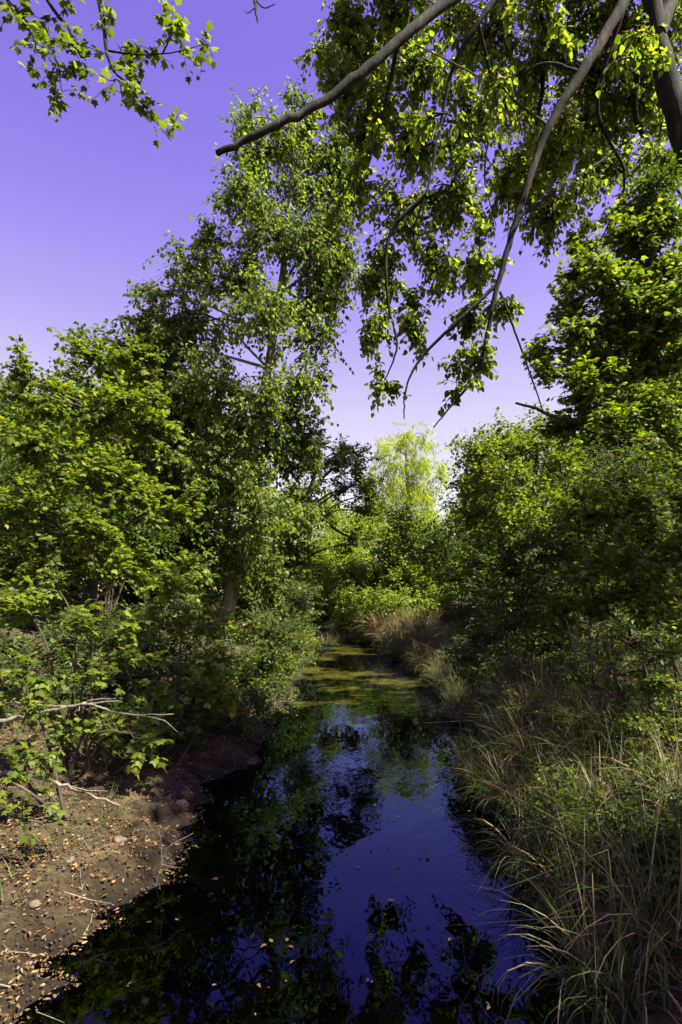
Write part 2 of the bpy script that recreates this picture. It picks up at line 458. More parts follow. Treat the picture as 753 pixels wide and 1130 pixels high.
# ------------------------------------------------------------------ trees
def make_tree(name, label, cat, group, trunk, r0, r1, clumps, style, L, leaf, bark, cover=2.2, hang=0.0,
              limbs=(), twig_r=0.004, twigs=True, per=9, limb_r=0.3, spread=1.0, sides=10, auto_limb=True, shift=0.0):
    """trunk: world points from the base up; clumps: (px, py, d, rx_px, ry_px[, depth_m[, cover]])"""
    trunk = np.array([np.asarray(t, float) for t in trunk])
    r0, r1, L, twig_r = r0 * DS, r1 * DS, L * DS, twig_r * DS
    base = trunk[0].copy()
    gz = float(ground_z(base[0], base[1])); base[2] = gz
    trunk[0][2] = gz - 0.15
    root = empty(name, base, label, cat, group)
    n = max(10, len(trunk) * 6)
    TP = spline(trunk, n)
    wob = np.cumsum(R.normal(size=(n, 3)) * 0.012 * r0 * 4, axis=0); wob[:, 2] = 0; wob -= wob[0] * 1.0
    TP = TP + wob * np.linspace(0, 1, n)[:, None]
    tt = np.linspace(0, 1, n)
    TR = r0 * (1 - tt) + r1 * tt + r0 * 0.55 * np.exp(-tt * n * 0.55)
    mb = MB(); tube(mb, TP, TR, sides, 0.16)
    tr_o = mb.build('trunk', M[bark], root)
    mbL, mbT = MB(), MB()
    for lp in limbs:
        pts, a, b = lp[0], lp[1] * DS, lp[2] * DS
        P = spline([np.asarray(q, float) for q in pts], len(pts) * 6)
        P = P + np.vstack([np.zeros(3), R.normal(size=(len(P) - 1, 3)) * a * 0.12])
        mb = MB(); tube(mb, P, np.linspace(a, b, len(P)), 8, 0.14)
        mb.build('limb', M[lp[3] if len(lp) > 3 else bark], tr_o)
    for cl in clumps:
        px, py, d, rx, ry = cl[:5]
        d = d + shift
        c = W(px, py, d)
        d = d * DS
        rr = np.array([rx / F * d, (cl[5] if len(cl) > 5 and cl[5] else 0.5 * (rx + ry) / F * d), ry / F * d])
        cv = cl[6] if len(cl) > 6 else cover
        nl = int(COVER * cv * math.pi * rr[0] * rr[2] / (0.42 * L * L))
        # the limb leaves the trunk below the clump
        want = c[2] - 0.55 * abs(np.hypot(*(c - TP[0])[:2])) * 0.6 - 0.2
        idx = int(np.clip(np.argmin(np.abs(TP[:, 2] - want)), 1, n - 1))
        if c[2] > TP[-1][2]: idx = min(idx, n - 2)
        s = TP[idx]
        if auto_limb:
            mid = s * 0.45 + c * 0.55 + np.array([0, 0, 0.10 * np.linalg.norm(c - s)]) + R.normal(size=3) * 0.06 * np.linalg.norm(c - s)
            P = spline([s, mid, c], 9)
            lr = min(TR[idx] * 0.6, limb_r * float(rr.mean()) * 0.12 + 0.010)
            mb = MB(); tube(mb, P, np.linspace(lr, lr * 0.3, 9), 6, 0.1)
            mb.build('limb', M[bark], tr_o)
            st = P[5]
        else:
            st = c - rr * np.array([0.1, 0.1, -0.3])
        foliage(mbL, mbT if twigs else None, st, c, rr, nl, L, style, per, None, hang, twig_r, spread)
    cr = mbL.build('crown', M[leaf], root, smooth=False)
    if twigs: tag(mbT.build('twigs', M['twig'], cr), kind='stuff')
    return root


DS = 1.0
# --- left: tall poplar
D = 11.0
make_tree('poplar_tree', 'tall poplar with pale trunk leaning right, rising over the left bank', 'tree', None,
    [W(243, 735, D), W(258, 640, D), W(274, 530, D), W(290, 430, D), W(308, 320, D), W(318, 220, D), (W(322, 130, D))], 0.15, 0.025,
    [(290, 165, D, 50, 48), (262, 210, D - .6, 36, 42), (335, 195, D + .3, 42, 60), (270, 130, D, 22, 30), (300, 255, D - .5, 60, 50), (350, 280, D, 42, 60),
     (250, 310, D - .4, 45, 40), (200, 300, D, 32, 40), (172, 322, D + .5, 28, 20), (268, 470, D - .5, 40, 36), (300, 490, D + .3, 40, 36), (322, 455, D + .2, 30, 30), (270, 545, D - .5, 40, 36), (150, 375, D + .8, 34, 26), (225, 270, D + .2, 26, 30), (240, 470, D + .5, 50, 40), (375, 290, D + .6, 24, 50), (160, 350, D + .6, 26, 22), (190, 385, D + .5, 44, 36), (205, 440, D + .4, 40, 40), (365, 235, D + .4, 26, 50), (362, 320, D + .3, 26, 50), (330, 130, D + .4, 34, 30), (372, 170, D + .6, 24, 40), (345, 480, D + .2, 20, 40), (340, 555, D + .4, 26, 44), (212, 362, D + .4, 48, 40), (290, 350, D - 1, 50, 50),
     (345, 360, D, 36, 50), (340, 420, D - .3, 36, 36), (235, 430, D - .5, 48, 45), (298, 440, D - .9, 45, 45), (315, 505, D + .5, 34, 40),
     (240, 515, D - .7, 46, 48), (290, 560, D - .8, 42, 50), (250, 610, D - .6, 42, 48), (300, 640, D, 34, 48), (215, 660, D, 40, 40), (270, 690, D - .4, 36, 36)],
    'poplar', 0.076, 'leaf_poplar', 'bark_pale', cover=1.4, hang=0.1, per=8, limb_r=0.25, shift=0.1)

DS = 0.95
# --- left maples
D = 8.0
make_tree('maple_tree', 'broad maple with forked grey trunk filling the left edge of the creek bank', 'tree', None,
    [W(88, 770, D), W(96, 680, D), W(108, 590, D), W(128, 500, D), W(140, 430, D)], 0.13, 0.03,
    [(100, 398, D + .6, 40, 30), (148, 402, D, 36, 34), (58, 440, D, 36, 30), (24, 420, D + .3, 20, 34), (118, 455, D - .4, 50, 36), (168, 470, D + .3, 38, 42),
     (30, 490, D - .3, 44, 38), (85, 520, D - .8, 50, 36), (145, 540, D - .5, 46, 36), (20, 560, D - .6, 40, 40), (190, 560, D - .3, 40, 36), (100, 590, D - 1, 50, 34),
     (40, 640, D - .9, 50, 36), (150, 630, D - .8, 50, 30), (205, 640, D - .5, 44, 30), (110, 690, D - .6, 46, 30), (30, 720, D - .6, 40, 36)],
    'maple', 0.08, 'leaf_maple', 'bark_dark', cover=2.0, per=8)
D = 12.5
make_tree('maple_tree', 'darker maple standing further back between the broad maple and the poplar', 'tree', None,
    [W(180, 720, D), W(185, 600, D), W(190, 480, D), W(180, 400, D)], 0.14, 0.03,
    [(120, 390, D, 40, 34), (175, 415, D, 40, 40), (205, 460, D, 40, 50), (90, 440, D, 50, 40), (150, 490, D, 60, 50), (210, 540, D, 50, 50),
     (140, 580, D, 60, 50), (200, 620, D, 50, 50), (150, 660, D, 60, 40), (240, 600, D, 40, 60)],
    'far', 0.11, 'leaf_dark', 'bark_dark', cover=2.6, twigs=False)
D = 14
make_tree('broadleaf_tree', 'dense dark tree at the far left behind the broad maple', 'tree', None,
    [W(20, 720, D), W(22, 600, D), W(25, 480, D)], 0.16, 0.04,
    [(20, 450, D, 50, 44), (-30, 480, D, 60, 60), (60, 500, D, 55, 50), (10, 560, D, 60, 60), (80, 600, D, 60, 60), (20, 660, D, 80, 50), (100, 690, D, 60, 40)],
    'far', 0.13, 'leaf_dark', 'bark_dark', cover=2.4, twigs=False)

DS = K
# --- left low shrubs with individual sprays
def shrub(name, label, px, py, d, clumps, style, L, leaf, group=None, cover=1.6, bark='bark_dark', twigs=True, per=8, r=0.016, cat='shrub', hang=0.0):
    b = W(px, py, d); b[2] = float(ground_z(b[0], b[1]))
    L, r = L * DS, r * DS
    root = empty(name, b, label, cat, group)
    mbL, mbT = MB(), MB()
    for cl in clumps:
        cpx, cpy, cd, rx, ry = cl[:5]
        c = W(cpx, cpy, cd); cd = cd * DS
        c[2] = max(c[2], float(ground_z(c[0], c[1])) + 0.2)
        rr = np.array([rx / F * cd, cl[5] if len(cl) > 5 and cl[5] else 0.5 * (rx + ry) / F * cd, ry / F * cd])
        cv = cl[6] if len(cl) > 6 else cover
        mid = b * 0.5 + c * 0.5 + np.array([0, 0, 0.15 * abs(c[2] - b[2])]) + R.normal(size=3) * 0.08
        P = spline([b + R.normal(size=3) * np.array([.06, .06, 0]) - np.array([0, 0, .08]), mid, c], 10)
        mbS = MB(); tube(mbS, P, np.linspace(r, r * 0.25, 10), 6, 0.1)
        mbS.build('stem', M[bark], root)
        foliage(mbL, mbT if twigs else None, P[6], c, rr, int(COVER * cv * math.pi * rr[0] * rr[2] / (0.42 * L * L)), L, style, per, None, hang, 0.003)
    fo = mbL.build('foliage', M[leaf], root, smooth=False)
    if twigs: tag(mbT.build('twigs', M['twig'], fo), kind='stuff')
    return root


shrub('maple_sapling', 'sunlit maple sapling with big pale leaves in front of the poplar trunk', 190, 800, 6.5,
      [(190, 640, 6.3, 40, 18), (225, 690, 6.2, 34, 20), (170, 690, 6.3, 44, 20), (215, 730, 6.0, 40, 22), (130, 720, 6.0, 40, 20), (240, 770, 6.0, 22, 34)],
      'maple', 0.09, 'leaf_maple', cover=1.5)
shrub('maple_sapling', 'leafy maple sapling with bright leaves between the dead branch and the broad maple', 80, 860, 5.0,
      [(60, 640, 5, 34, 24), (30, 670, 4.8, 40, 24), (100, 690, 4.9, 40, 18), (50, 740, 4.6, 44, 26), (120, 745, 4.8, 40, 18), (150, 810, 4.6, 40, 26), (170, 770, 4.9, 30, 20)],
      'maple', 0.075, 'leaf_maple', cover=1.5)
shrub('maple_sapling', 'small maple seedling with yellow green leaves under the dead branch', 50, 900, 4.0,
      [(65, 830, 4.0, 26, 14), (75, 808, 4.1, 24, 10), (10, 880, 3.7, 16, 22), (30, 835, 3.9, 24, 16), (20, 760, 4.0, 30, 30)],
      'maple', 0.06, 'leaf_maple', cover=1.5)
shrub('bank_shrub', 'dark shrub at the foot of the poplar above the waterline', 250, 790, 9.0,
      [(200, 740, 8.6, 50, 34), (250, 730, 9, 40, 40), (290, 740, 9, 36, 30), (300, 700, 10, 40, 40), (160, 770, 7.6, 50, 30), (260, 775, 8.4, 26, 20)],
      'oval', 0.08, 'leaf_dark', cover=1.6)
shrub('vine', 'leafy vine trailing from the poplar to the water edge', 262, 800, 7.4,
      [(240, 790, 7.2, 18, 36), (262, 755, 7.3, 16, 30), (232, 735, 7.2, 18, 20)], 'maple', 0.075, 'leaf_poplar', cover=1.4, cat='plant', r=0.012)
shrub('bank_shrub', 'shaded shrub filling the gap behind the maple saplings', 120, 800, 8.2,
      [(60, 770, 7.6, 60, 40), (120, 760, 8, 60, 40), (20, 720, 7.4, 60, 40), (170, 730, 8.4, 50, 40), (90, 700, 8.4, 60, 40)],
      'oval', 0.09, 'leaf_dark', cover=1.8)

shrub('bank_shrub', 'leafy shrub leaning over the water just below the vine on the left bank', 225, 815, 6.6,
      [(222, 792, 6.5, 36, 22), (258, 800, 6.8, 24, 18), (188, 800, 6.3, 34, 22), (236, 770, 6.7, 30, 20), (212, 832, 6.2, 34, 14), (256, 818, 6.5, 22, 12), (178, 838, 6.0, 30, 14)], 'oval', 0.06, 'leaf_dark', cover=1.8)
shrub('bank_shrub', 'low shrub overhanging the left waterline right of the poplar foot', 290, 780, 9.2,
      [(282, 760, 9, 30, 24), (312, 748, 9.6, 26, 26), (258, 772, 8.8, 30, 20), (300, 725, 9.8, 30, 28), (330, 715, 11, 24, 30)], 'oval', 0.07, 'leaf_maple', cover=1.7)
shrub('bank_shrub', 'dark shrub at the waterline under the arching tree', 330, 735, 13,
      [(325, 695, 13, 28, 34), (346, 712, 14, 16, 20), (305, 715, 12, 28, 26), (335, 660, 14, 26, 30)], 'far', 0.09, 'leaf_dark', cover=1.8)
shrub('bank_shrub', 'small leafy shrub on the mud behind the lower broken stick', 110, 870, 5.0,
      [(105, 838, 5.1, 30, 16), (150, 836, 5.3, 24, 14), (70, 850, 5.0, 26, 14)], 'maple', 0.06, 'leaf_maple', cover=1.2)
shrub('bank_shrub', 'deeply shaded shrub between the sapling with big leaves and the poplar', 190, 780, 8.6,
      [(150, 700, 8.6, 50, 44), (200, 690, 8.6, 44, 50), (215, 750, 8.2, 44, 30), (150, 760, 7.9, 50, 30)], 'oval', 0.075, 'leaf_dark', cover=1.8)

DS = K
shrub('bank_shrub', 'dark shrub drooping over the bank between the lower broken stick and the water', 175, 870, 5.6,
      [(150, 815, 5.8, 36, 22), (190, 825, 5.8, 34, 22), (165, 850, 5.4, 30, 14), (215, 845, 5.8, 24, 14), (120, 835, 5.4, 30, 18)], 'maple', 0.062, 'leaf_dark', cover=1.5)
shrub('bank_shrub', 'drooping shrub with twigs touching the water below the poplar', 270, 825, 7.0,
      [(262, 805, 7.0, 30, 20), (292, 795, 7.6, 24, 22), (245, 835, 6.6, 26, 14), (280, 825, 6.8, 18, 12), (310, 770, 8.6, 22, 22)], 'oval', 0.06, 'leaf_dark', cover=1.6)
shrub('bank_shrub', 'low dark undergrowth shrub behind the bleached dead branch', 60, 830, 6.2,
      [(30, 790, 6.2, 44, 26), (90, 800, 6.2, 44, 24), (140, 805, 6.2, 40, 24), (10, 740, 6.4, 44, 30), (-20, 830, 5.6, 40, 26)], 'oval', 0.065, 'leaf_dark', cover=1.9)

# --- middle distance, left of the water
DS = 0.9
D = 16
make_tree('arching_tree', 'slender dark tree arching over the far left water edge', 'tree', None,
    [W(318, 710, D), W(314, 640, D), W(325, 580, D), W(345, 530, D), W(352, 500, D)], 0.13, 0.03,
    [(350, 515, D, 26, 24), (385, 540, D, 26, 20), (330, 550, D, 30, 30), (405, 565, D, 24, 20), (325, 610, D, 30, 40), (395, 600, D, 26, 16), (410, 545, D - 1, 18, 24), (345, 495, D - 1, 24, 20), (370, 500, D - 1, 22, 18), (398, 512, D, 18, 24), (388, 492, D, 14, 18), (412, 530, D - .5, 12, 24), (385, 515, D - 2, 22, 22), (320, 670, D, 20, 40)],
    'far', 0.10, 'leaf_maple', 'bark_dark', cover=1.7,
    limbs=[([W(316, 600, D), W(345, 572, D), W(380, 590, D), W(415, 604, D)], 0.06, 0.02)])
DS = 1.15
D = 21
shrub('willow_shrub', 'bright yellow green shrub at the far left bend of the water', 370, 700, D,
      [(350, 640, D, 34, 36), (385, 625, D + 1, 36, 36), (345, 680, D - 2, 24, 20), (400, 660, D, 30, 30), (370, 600, D + 2, 40, 26), (330, 650, D - 1, 26, 40), (350, 690, D - 3, 26, 16), (380, 690, D, 30, 16), (410, 690, D, 30, 14)],
      'far', 0.13, 'leaf_bright', cover=2.2, twigs=False, r=0.05)
shrub('willow_shrub', 'bright rounded shrub at the end of the water below the pale willow', 435, 695, 24,
      [(430, 640, 24, 36, 34), (455, 610, 25, 34, 30), (415, 600, 26, 34, 30), (450, 660, 23, 30, 24), (430, 685, 21, 34, 18), (465, 680, 20, 26, 20)],
      'far', 0.14, 'leaf_bright', cover=2.2, twigs=False, r=0.05)
shrub('willow_shrub', 'sunlit green shrub overhanging the far right bank', 500, 700, 18,
      [(500, 630, 18, 40, 34), (530, 600, 18, 36, 30), (480, 660, 17, 34, 24), (530, 660, 16, 36, 34), (490, 595, 20, 34, 24), (510, 570, 22, 30, 16)],
      'far', 0.12, 'leaf_bright', cover=2.2, twigs=False, r=0.05)
DS = 0.95
# far willow
D = 34
make_tree('willow_tree', 'pale yellow willow glowing alone against the sky at the end of the creek', 'tree', None,
    [W(452, 680, D), W(452, 600, D), W(450, 540, D), W(448, 480, D)], 0.25, 0.05,
    [(445, 480, D, 18, 20), (420, 490, D, 9, 14), (470, 480, D, 10, 16), (488, 515, D, 10, 18), (412, 525, D, 9, 18), (430, 510, D, 18, 24), (460, 505, D, 20, 26), (448, 530, D, 30, 26), (425, 545, D, 18, 24), (470, 540, D, 18, 28), (448, 565, D, 38, 26), (440, 595, D, 40, 26), (475, 585, D, 20, 30)],
    'willow', 0.26, 'leaf_willow', 'bark_pale', cover=6.5, hang=0.5, twigs=False)

DS = 2.1
# --- right: overhead cottonwood
D = 5.2
TB = np.array([4.3, 4.6, 0])
sc = lambda x, y, z: np.array([x * DS, y * DS, CAMZ + (z - 1.8) * DS])
TRK = [sc(4.3, 4.7, 1.0), sc(3.75, 4.9, 3.2), W(756, 150, 5.1), W(730, 60, 5.1), W(718, -20, 5.1), sc(2.7, 5.0, 8.6), sc(2.6, 4.8, 9.6)]
LB = [TRK[-2] * 0.5 + TRK[4] * 0.5, W(715, -60, 5.0), W(690, 0, 4.9), W(642, 80, 4.8), W(606, 140, 4.8), W(572, 240, 4.8), W(548, 320, 4.8), W(531, 410, 4.8)]
LA = [TRK[-2], W(600, -80, 5.0), W(505, -6, 4.7), W(440, 45, 4.5), W(375, 100, 4.4), W(305, 138, 4.3), W(238, 168, 4.3)]
LC = [W(600, -80, 5.0), W(560, -20, 5.0), W(528, 25, 5.0), W(500, 75, 5.1), W(484, 150, 5.2), W(470, 215, 5.2), W(452, 260, 5.3)]
LD = [W(606, 140, 4.8), W(560, 105, 4.7), W(520, 80, 4.7), W(460, 50, 4.7)]
LE = [W(552, 310, 4.8), W(510, 350, 4.8), W(465, 395, 4.9), W(448, 430, 4.9), W(446, 462, 4.9)]
LF = [W(552, 322, 4.8), W(570, 370, 4.8), W(588, 420, 4.8), W(600, 455, 4.8)]
LG = [W(572, 240, 4.8), W(620, 205, 5.0), W(660, 180, 5.2), W(700, 150, 5.3)]
LH = [W(430, 50, 5.3), W(380, 130, 5.4), W(366, 200, 5.5), W(355, 265, 5.5)]
LI = [W(470, 215, 5.2), W(430, 260, 5.3), W(428, 330, 5.4), W(438, 380, 5.4), W(425, 420, 5.4)]
LJ = [W(531, 410, 4.8), W(505, 440, 4.8), W(478, 472, 4.8)]
LK = [W(725, 40, 5.1), W(755, -40, 5.3), W(800, -120, 5.6)]
LM = [TRK[-2], W(660, -110, 5.6), W(600, -10, 6.0), W(602, 60, 6.2), W(590, 160, 6.4)]
LO = [W(690, 0, 4.9), W(660, 120, 5.2), W(690, 200, 5.6), W(650, 290, 5.8)]
LP = [W(528, 25, 5.0), W(545, 110, 5.4), W(535, 190, 5.6), W(548, 250, 5.6)]
LQ = [W(440, 45, 4.5), W(420, 130, 5.0), W(395, 190, 5.4), W(388, 270, 5.6)]
LR = [W(642, 80, 4.8), W(600, 70, 5.0), W(560, 95, 5.4), W(505, 130, 5.6)]
LN = [W(720, 0, 5.1), W(700, 120, 6.2), W(730, 180, 6.6), W(760, 230, 6.8)]
big = make_tree('cottonwood_tree', 'big cottonwood leaning in from the right, its boughs hanging over the creek', 'tree', None,
    TRK, 0.125, 0.05,
    [(380, 30, 5.6, 36, 40), (372, 110, 5.8, 34, 36), (440, 20, 5.6, 40, 34), (420, 130, 5.8, 44, 44), (395, 210, 6.0, 30, 46), (470, 80, 5.4, 40, 40), (465, 165, 5.8, 44, 40),
     (445, 235, 5.6, 40, 40), (420, 300, 5.6, 30, 44), (410, 360, 5.5, 24, 30), (425, 425, 5.4, 16, 26), (455, 350, 5.6, 22, 40), (500, 215, 5.6, 40, 44), (490, 290, 5.6, 32, 36),
     (520, 130, 5.6, 40, 44), (540, 40, 5.8, 46, 40), (560, 200, 5.8, 44, 44), (530, 290, 5.2, 30, 40), (515, 345, 5.0, 24, 28), (525, 400, 4.9, 24, 30), (508, 432, 4.8, 14, 12),
     (555, 335, 5.0, 22, 22), (600, 60, 6.2, 44, 44), (620, 150, 6.0, 40, 40), (610, 235, 6.2, 36, 36), (650, 90, 6.4, 40, 40), (670, 190, 6.2, 40, 34), (700, 110, 6.4, 36, 44),
     (740, 180, 6.2, 34, 40), (650, 20, 6.0, 40, 30), (690, 30, 6.0, 36, 30), (735, 30, 6.4, 34, 44), (700, 240, 6.6, 40, 30), (640, 270, 6.4, 26, 26), (400, 70, 6.2, 50, 40), (350, 60, 6.0, 16, 40, None, 1.0), (480, 130, 4.7, 40, 40, None, .7), (560, 90, 4.5, 40, 40, None, .7), (640, 200, 4.8, 36, 36, None, .7), (690, 70, 4.6, 40, 40, None, .7), (600, 20, 4.5, 50, 30, None, .8), (410, 180, 5.0, 34, 40, None, .7), (730, 110, 6.8, 40, 50), (660, 140, 7.0, 50, 50), (590, 190, 7.0, 36, 36),
     (500, 20, 6.4, 60, 40, None, 1.0), (580, 110, 6.8, 50, 50, None, 1.0), (460, -60, 5.4, 90, 50), (600, -70, 5.6, 90, 50), (740, -70, 5.6, 80, 60), (640, -170, 5.6, 90, 50)],
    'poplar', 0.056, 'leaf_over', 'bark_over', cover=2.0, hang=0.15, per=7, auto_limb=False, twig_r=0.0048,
    limbs=[(LA, 0.056, 0.022), (LB, 0.06, 0.016), (LC, 0.030, 0.007), (LD, 0.013, 0.005, 'twig'), (LE, 0.018, 0.005), (LF, 0.011, 0.005), (LG, 0.02, 0.007), (LH, 0.018, 0.005),
           (LI, 0.022, 0.006), (LJ, 0.016, 0.005), (LK, 0.08, 0.03), (LM, 0.055, 0.02), (LN, 0.04, 0.012), (LO, 0.024, 0.006), (LP, 0.016, 0.004), (LQ, 0.018, 0.004), (LR, 0.016, 0.004)])

DS = 1.0
# --- right: ivy clad tree and the trees behind it
D = 8.2
tr_ivy = [W(705, 740, D), W(712, 620, D), W(716, 500, D), W(712, 380, D), W(716, 290, D), W(724, 200, D)]
ivy = make_tree('ivy_tree', 'dark trunked tree wrapped in ivy, standing on the right bank at the picture edge', 'tree', None,
    tr_ivy, 0.22, 0.04,
    [(655, 310, D - .4, 40, 36), (700, 265, D, 36, 34), (745, 300, D, 34, 44), (690, 340, D - .5, 30, 34), (640, 370, D - .6, 40, 26), (600, 415, D - .5, 30, 22), (740, 400, D - .5, 36, 44),
     (650, 430, D - .6, 44, 30), (690, 480, D - 1, 46, 36), (740, 500, D - 1, 40, 50), (620, 470, D, 36, 20), (735, 240, D, 26, 26), (730, 365, D - .6, 36, 36), (675, 355, D - .4, 34, 30), (752, 340, D - .6, 30, 50), (640, 300, D - .2, 26, 26), (625, 345, D - .3, 24, 22), (700, 230, D + .2, 34, 24), (590, 385, D - .3, 18, 14), (720, 450, D - .8, 44, 36), (665, 400, D + .4, 44, 40)],
    'maple', 0.078, 'leaf_maple', 'bark_dark', cover=2.5, per=8,
    limbs=[([W(716, 440, D), W(690, 410, D - .1), W(655, 385, D - .2), W(630, 370, D - .3)], 0.08, 0.03), ([W(714, 500, D), W(670, 470, D - .3), W(625, 462, D - .4), W(570, 445, D - .5)], 0.06, 0.015)])
mbv = MB()
for q in spline(tr_ivy, 26)[4:]:
    foliage(mbv, None, q, q, (0.36, 0.36, 0.3), 420, 0.085, 'oval', 8)
mbv.build('ivy', M['leaf_dark'], ivy, smooth=False)
D = 13
make_tree('hackberry_tree', 'rounded broadleaf tree with sunlit top behind the right bank shrubs', 'tree', None,
    [W(590, 720, D), W(588, 620, D), W(590, 540, D), W(596, 490, D)], 0.15, 0.03,
    [(592, 492, D, 40, 26), (560, 515, 10.5, 34, 28), (530, 535, 9.8, 20, 24), (514, 565, 9.8, 16, 30), (625, 510, D - .5, 36, 30), (540, 560, 9.8, 34, 36), (590, 560, D - 1, 44, 36), (640, 570, D - 1, 44, 40), (560, 610, D - 1, 40, 34), (610, 630, D - 1, 44, 36), (540, 640, 9.6, 30, 36)],
    'far', 0.11, 'leaf_maple', 'bark_dark', cover=2.2)
D = 15
make_tree('broadleaf_tree', 'shadowy broadleaf tree behind the ivy clad tree', 'tree', None,
    [W(690, 720, D), W(690, 600, D), W(690, 450, D)], 0.18, 0.04,
    [(690, 430, D, 50, 50), (740, 470, D, 60, 60), (650, 500, D, 50, 50), (700, 540, D, 60, 60), (770, 560, D, 60, 70), (650, 590, D, 60, 60), (710, 640, D, 80, 50), (600, 650, D, 60, 40)],
    'far', 0.13, 'leaf_dark', 'bark_dark', cover=2.3, twigs=False)
DS = 0.85
shrub('bank_shrub', 'dense dark shrub hanging over the right waterline in the middle distance', 560, 730, 9.5,
      [(540, 640, 9.5, 36, 40), (570, 610, 9.5, 44, 40), (560, 680, 9.2, 44, 34), (600, 650, 9, 44, 44), (520, 680, 9.8, 24, 30), (610, 600, 9.4, 44, 34)],
      'oval', 0.085, 'leaf_dark', cover=1.9)
DS = K
shrub('bank_shrub', 'dark shrub leaning out over the water on the right, nearest of the right waterline shrubs', 575, 775, 7.4,
      [(532, 698, 7.5, 30, 34), (510, 722, 7.6, 20, 22), (545, 655, 7.5, 28, 30), (560, 738, 7.2, 28, 18), (575, 690, 7.3, 30, 30), (520, 745, 7.4, 20, 12)],
      'oval', 0.065, 'leaf_dark', cover=1.7)
shrub('bank_shrub', 'tall green shrub with pale bare stem below the ivy clad tree', 660, 740, 7.2,
      [(640, 560, 7.4, 44, 36), (690, 560, 7, 44, 36), (735, 590, 6.8, 40, 40), (660, 620, 7, 44, 36), (710, 640, 6.6, 44, 30), (620, 680, 7.2, 36, 36), (750, 660, 6.4, 40, 34), (670, 680, 6.8, 40, 30)],
      'maple', 0.08, 'leaf_maple', cover=1.7, bark='bark_pale')
shrub('bank_shrub', 'dark shrub at the foot of the dense shrub behind the tall grass', 600, 750, 8.4,
      [(592, 700, 8.6, 40, 30), (556, 722, 9.0, 30, 24), (622, 715, 8.2, 36, 26), (600, 740, 7.8, 36, 18), (640, 735, 7.4, 30, 20)], 'oval', 0.07, 'leaf_dark', cover=1.9)
shrub('bank_shrub', 'small shrub overhanging the right waterline opposite the arching tree', 520, 765, 10.2,
      [(515, 722, 10.4, 26, 24), (542, 742, 10, 26, 20), (505, 745, 10.6, 16, 14), (530, 760, 9.4, 24, 14)], 'oval', 0.065, 'leaf_dark', cover=1.8)
shrub('bank_shrub', 'sunlit shrub at the right picture edge below the ivy clad tree', 760, 760, 6.0,
      [(745, 615, 6.2, 40, 40), (755, 690, 5.8, 34, 34), (715, 655, 6.3, 38, 24), (700, 610, 6.6, 36, 30), (770, 560, 6.4, 40, 40)], 'maple', 0.07, 'leaf_maple', cover=1.6)
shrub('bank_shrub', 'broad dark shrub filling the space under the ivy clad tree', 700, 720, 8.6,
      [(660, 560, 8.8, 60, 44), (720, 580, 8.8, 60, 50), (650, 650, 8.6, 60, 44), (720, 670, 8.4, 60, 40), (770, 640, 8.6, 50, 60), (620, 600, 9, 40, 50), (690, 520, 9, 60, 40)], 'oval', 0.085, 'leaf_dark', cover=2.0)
shrub('bank_plant', 'leafy green plant pushing up through the tall grass beside the water', 640, 820, 4.8,
      [(640, 790, 4.8, 34, 20), (610, 800, 5.0, 24, 16), (668, 805, 4.6, 30, 16)], 'oval', 0.045, 'leaf_maple', cover=1.3, r=0.008, cat='plant')
shrub('bank_plant', 'bushy green plant at the right picture edge above the dry stalks', 745, 850, 4.0,
      [(740, 815, 4.1, 30, 22), (715, 835, 4.0, 26, 18), (760, 850, 3.8, 24, 20)], 'oval', 0.042, 'leaf_maple', cover=1.3, r=0.008, cat='plant')
shrub('bank_shrub', 'low yellow green leafy shrub above the tall grass on the right bank', 720, 800, 5.0,
      [(700, 700, 5.2, 40, 18), (735, 720, 4.9, 36, 22), (680, 735, 5.1, 36, 16), (720, 760, 4.7, 40, 18), (650, 745, 5.3, 24, 14), (690, 790, 4.5, 24, 14)],
      'oval', 0.055, 'leaf_maple', cover=1.7)
shrub('bank_plant', 'small round leafed green plant among the grass on the right bank', 690, 910, 3.6,
      [(680, 900, 3.5, 30, 18), (715, 890, 3.5, 26, 20)], 'oval', 0.045, 'leaf_maple', cover=1.3, r=0.008, cat='plant')
shrub('bank_plant', 'tiny seedling growing in the leaf litter by the left edge', 60, 1000, 3.4,
      [(55, 985, 3.4, 14, 8), (20, 1005, 3.3, 12, 8)], 'maple', 0.05, 'leaf_maple', cover=1.0, r=0.006, cat='plant')

DS = 1.0
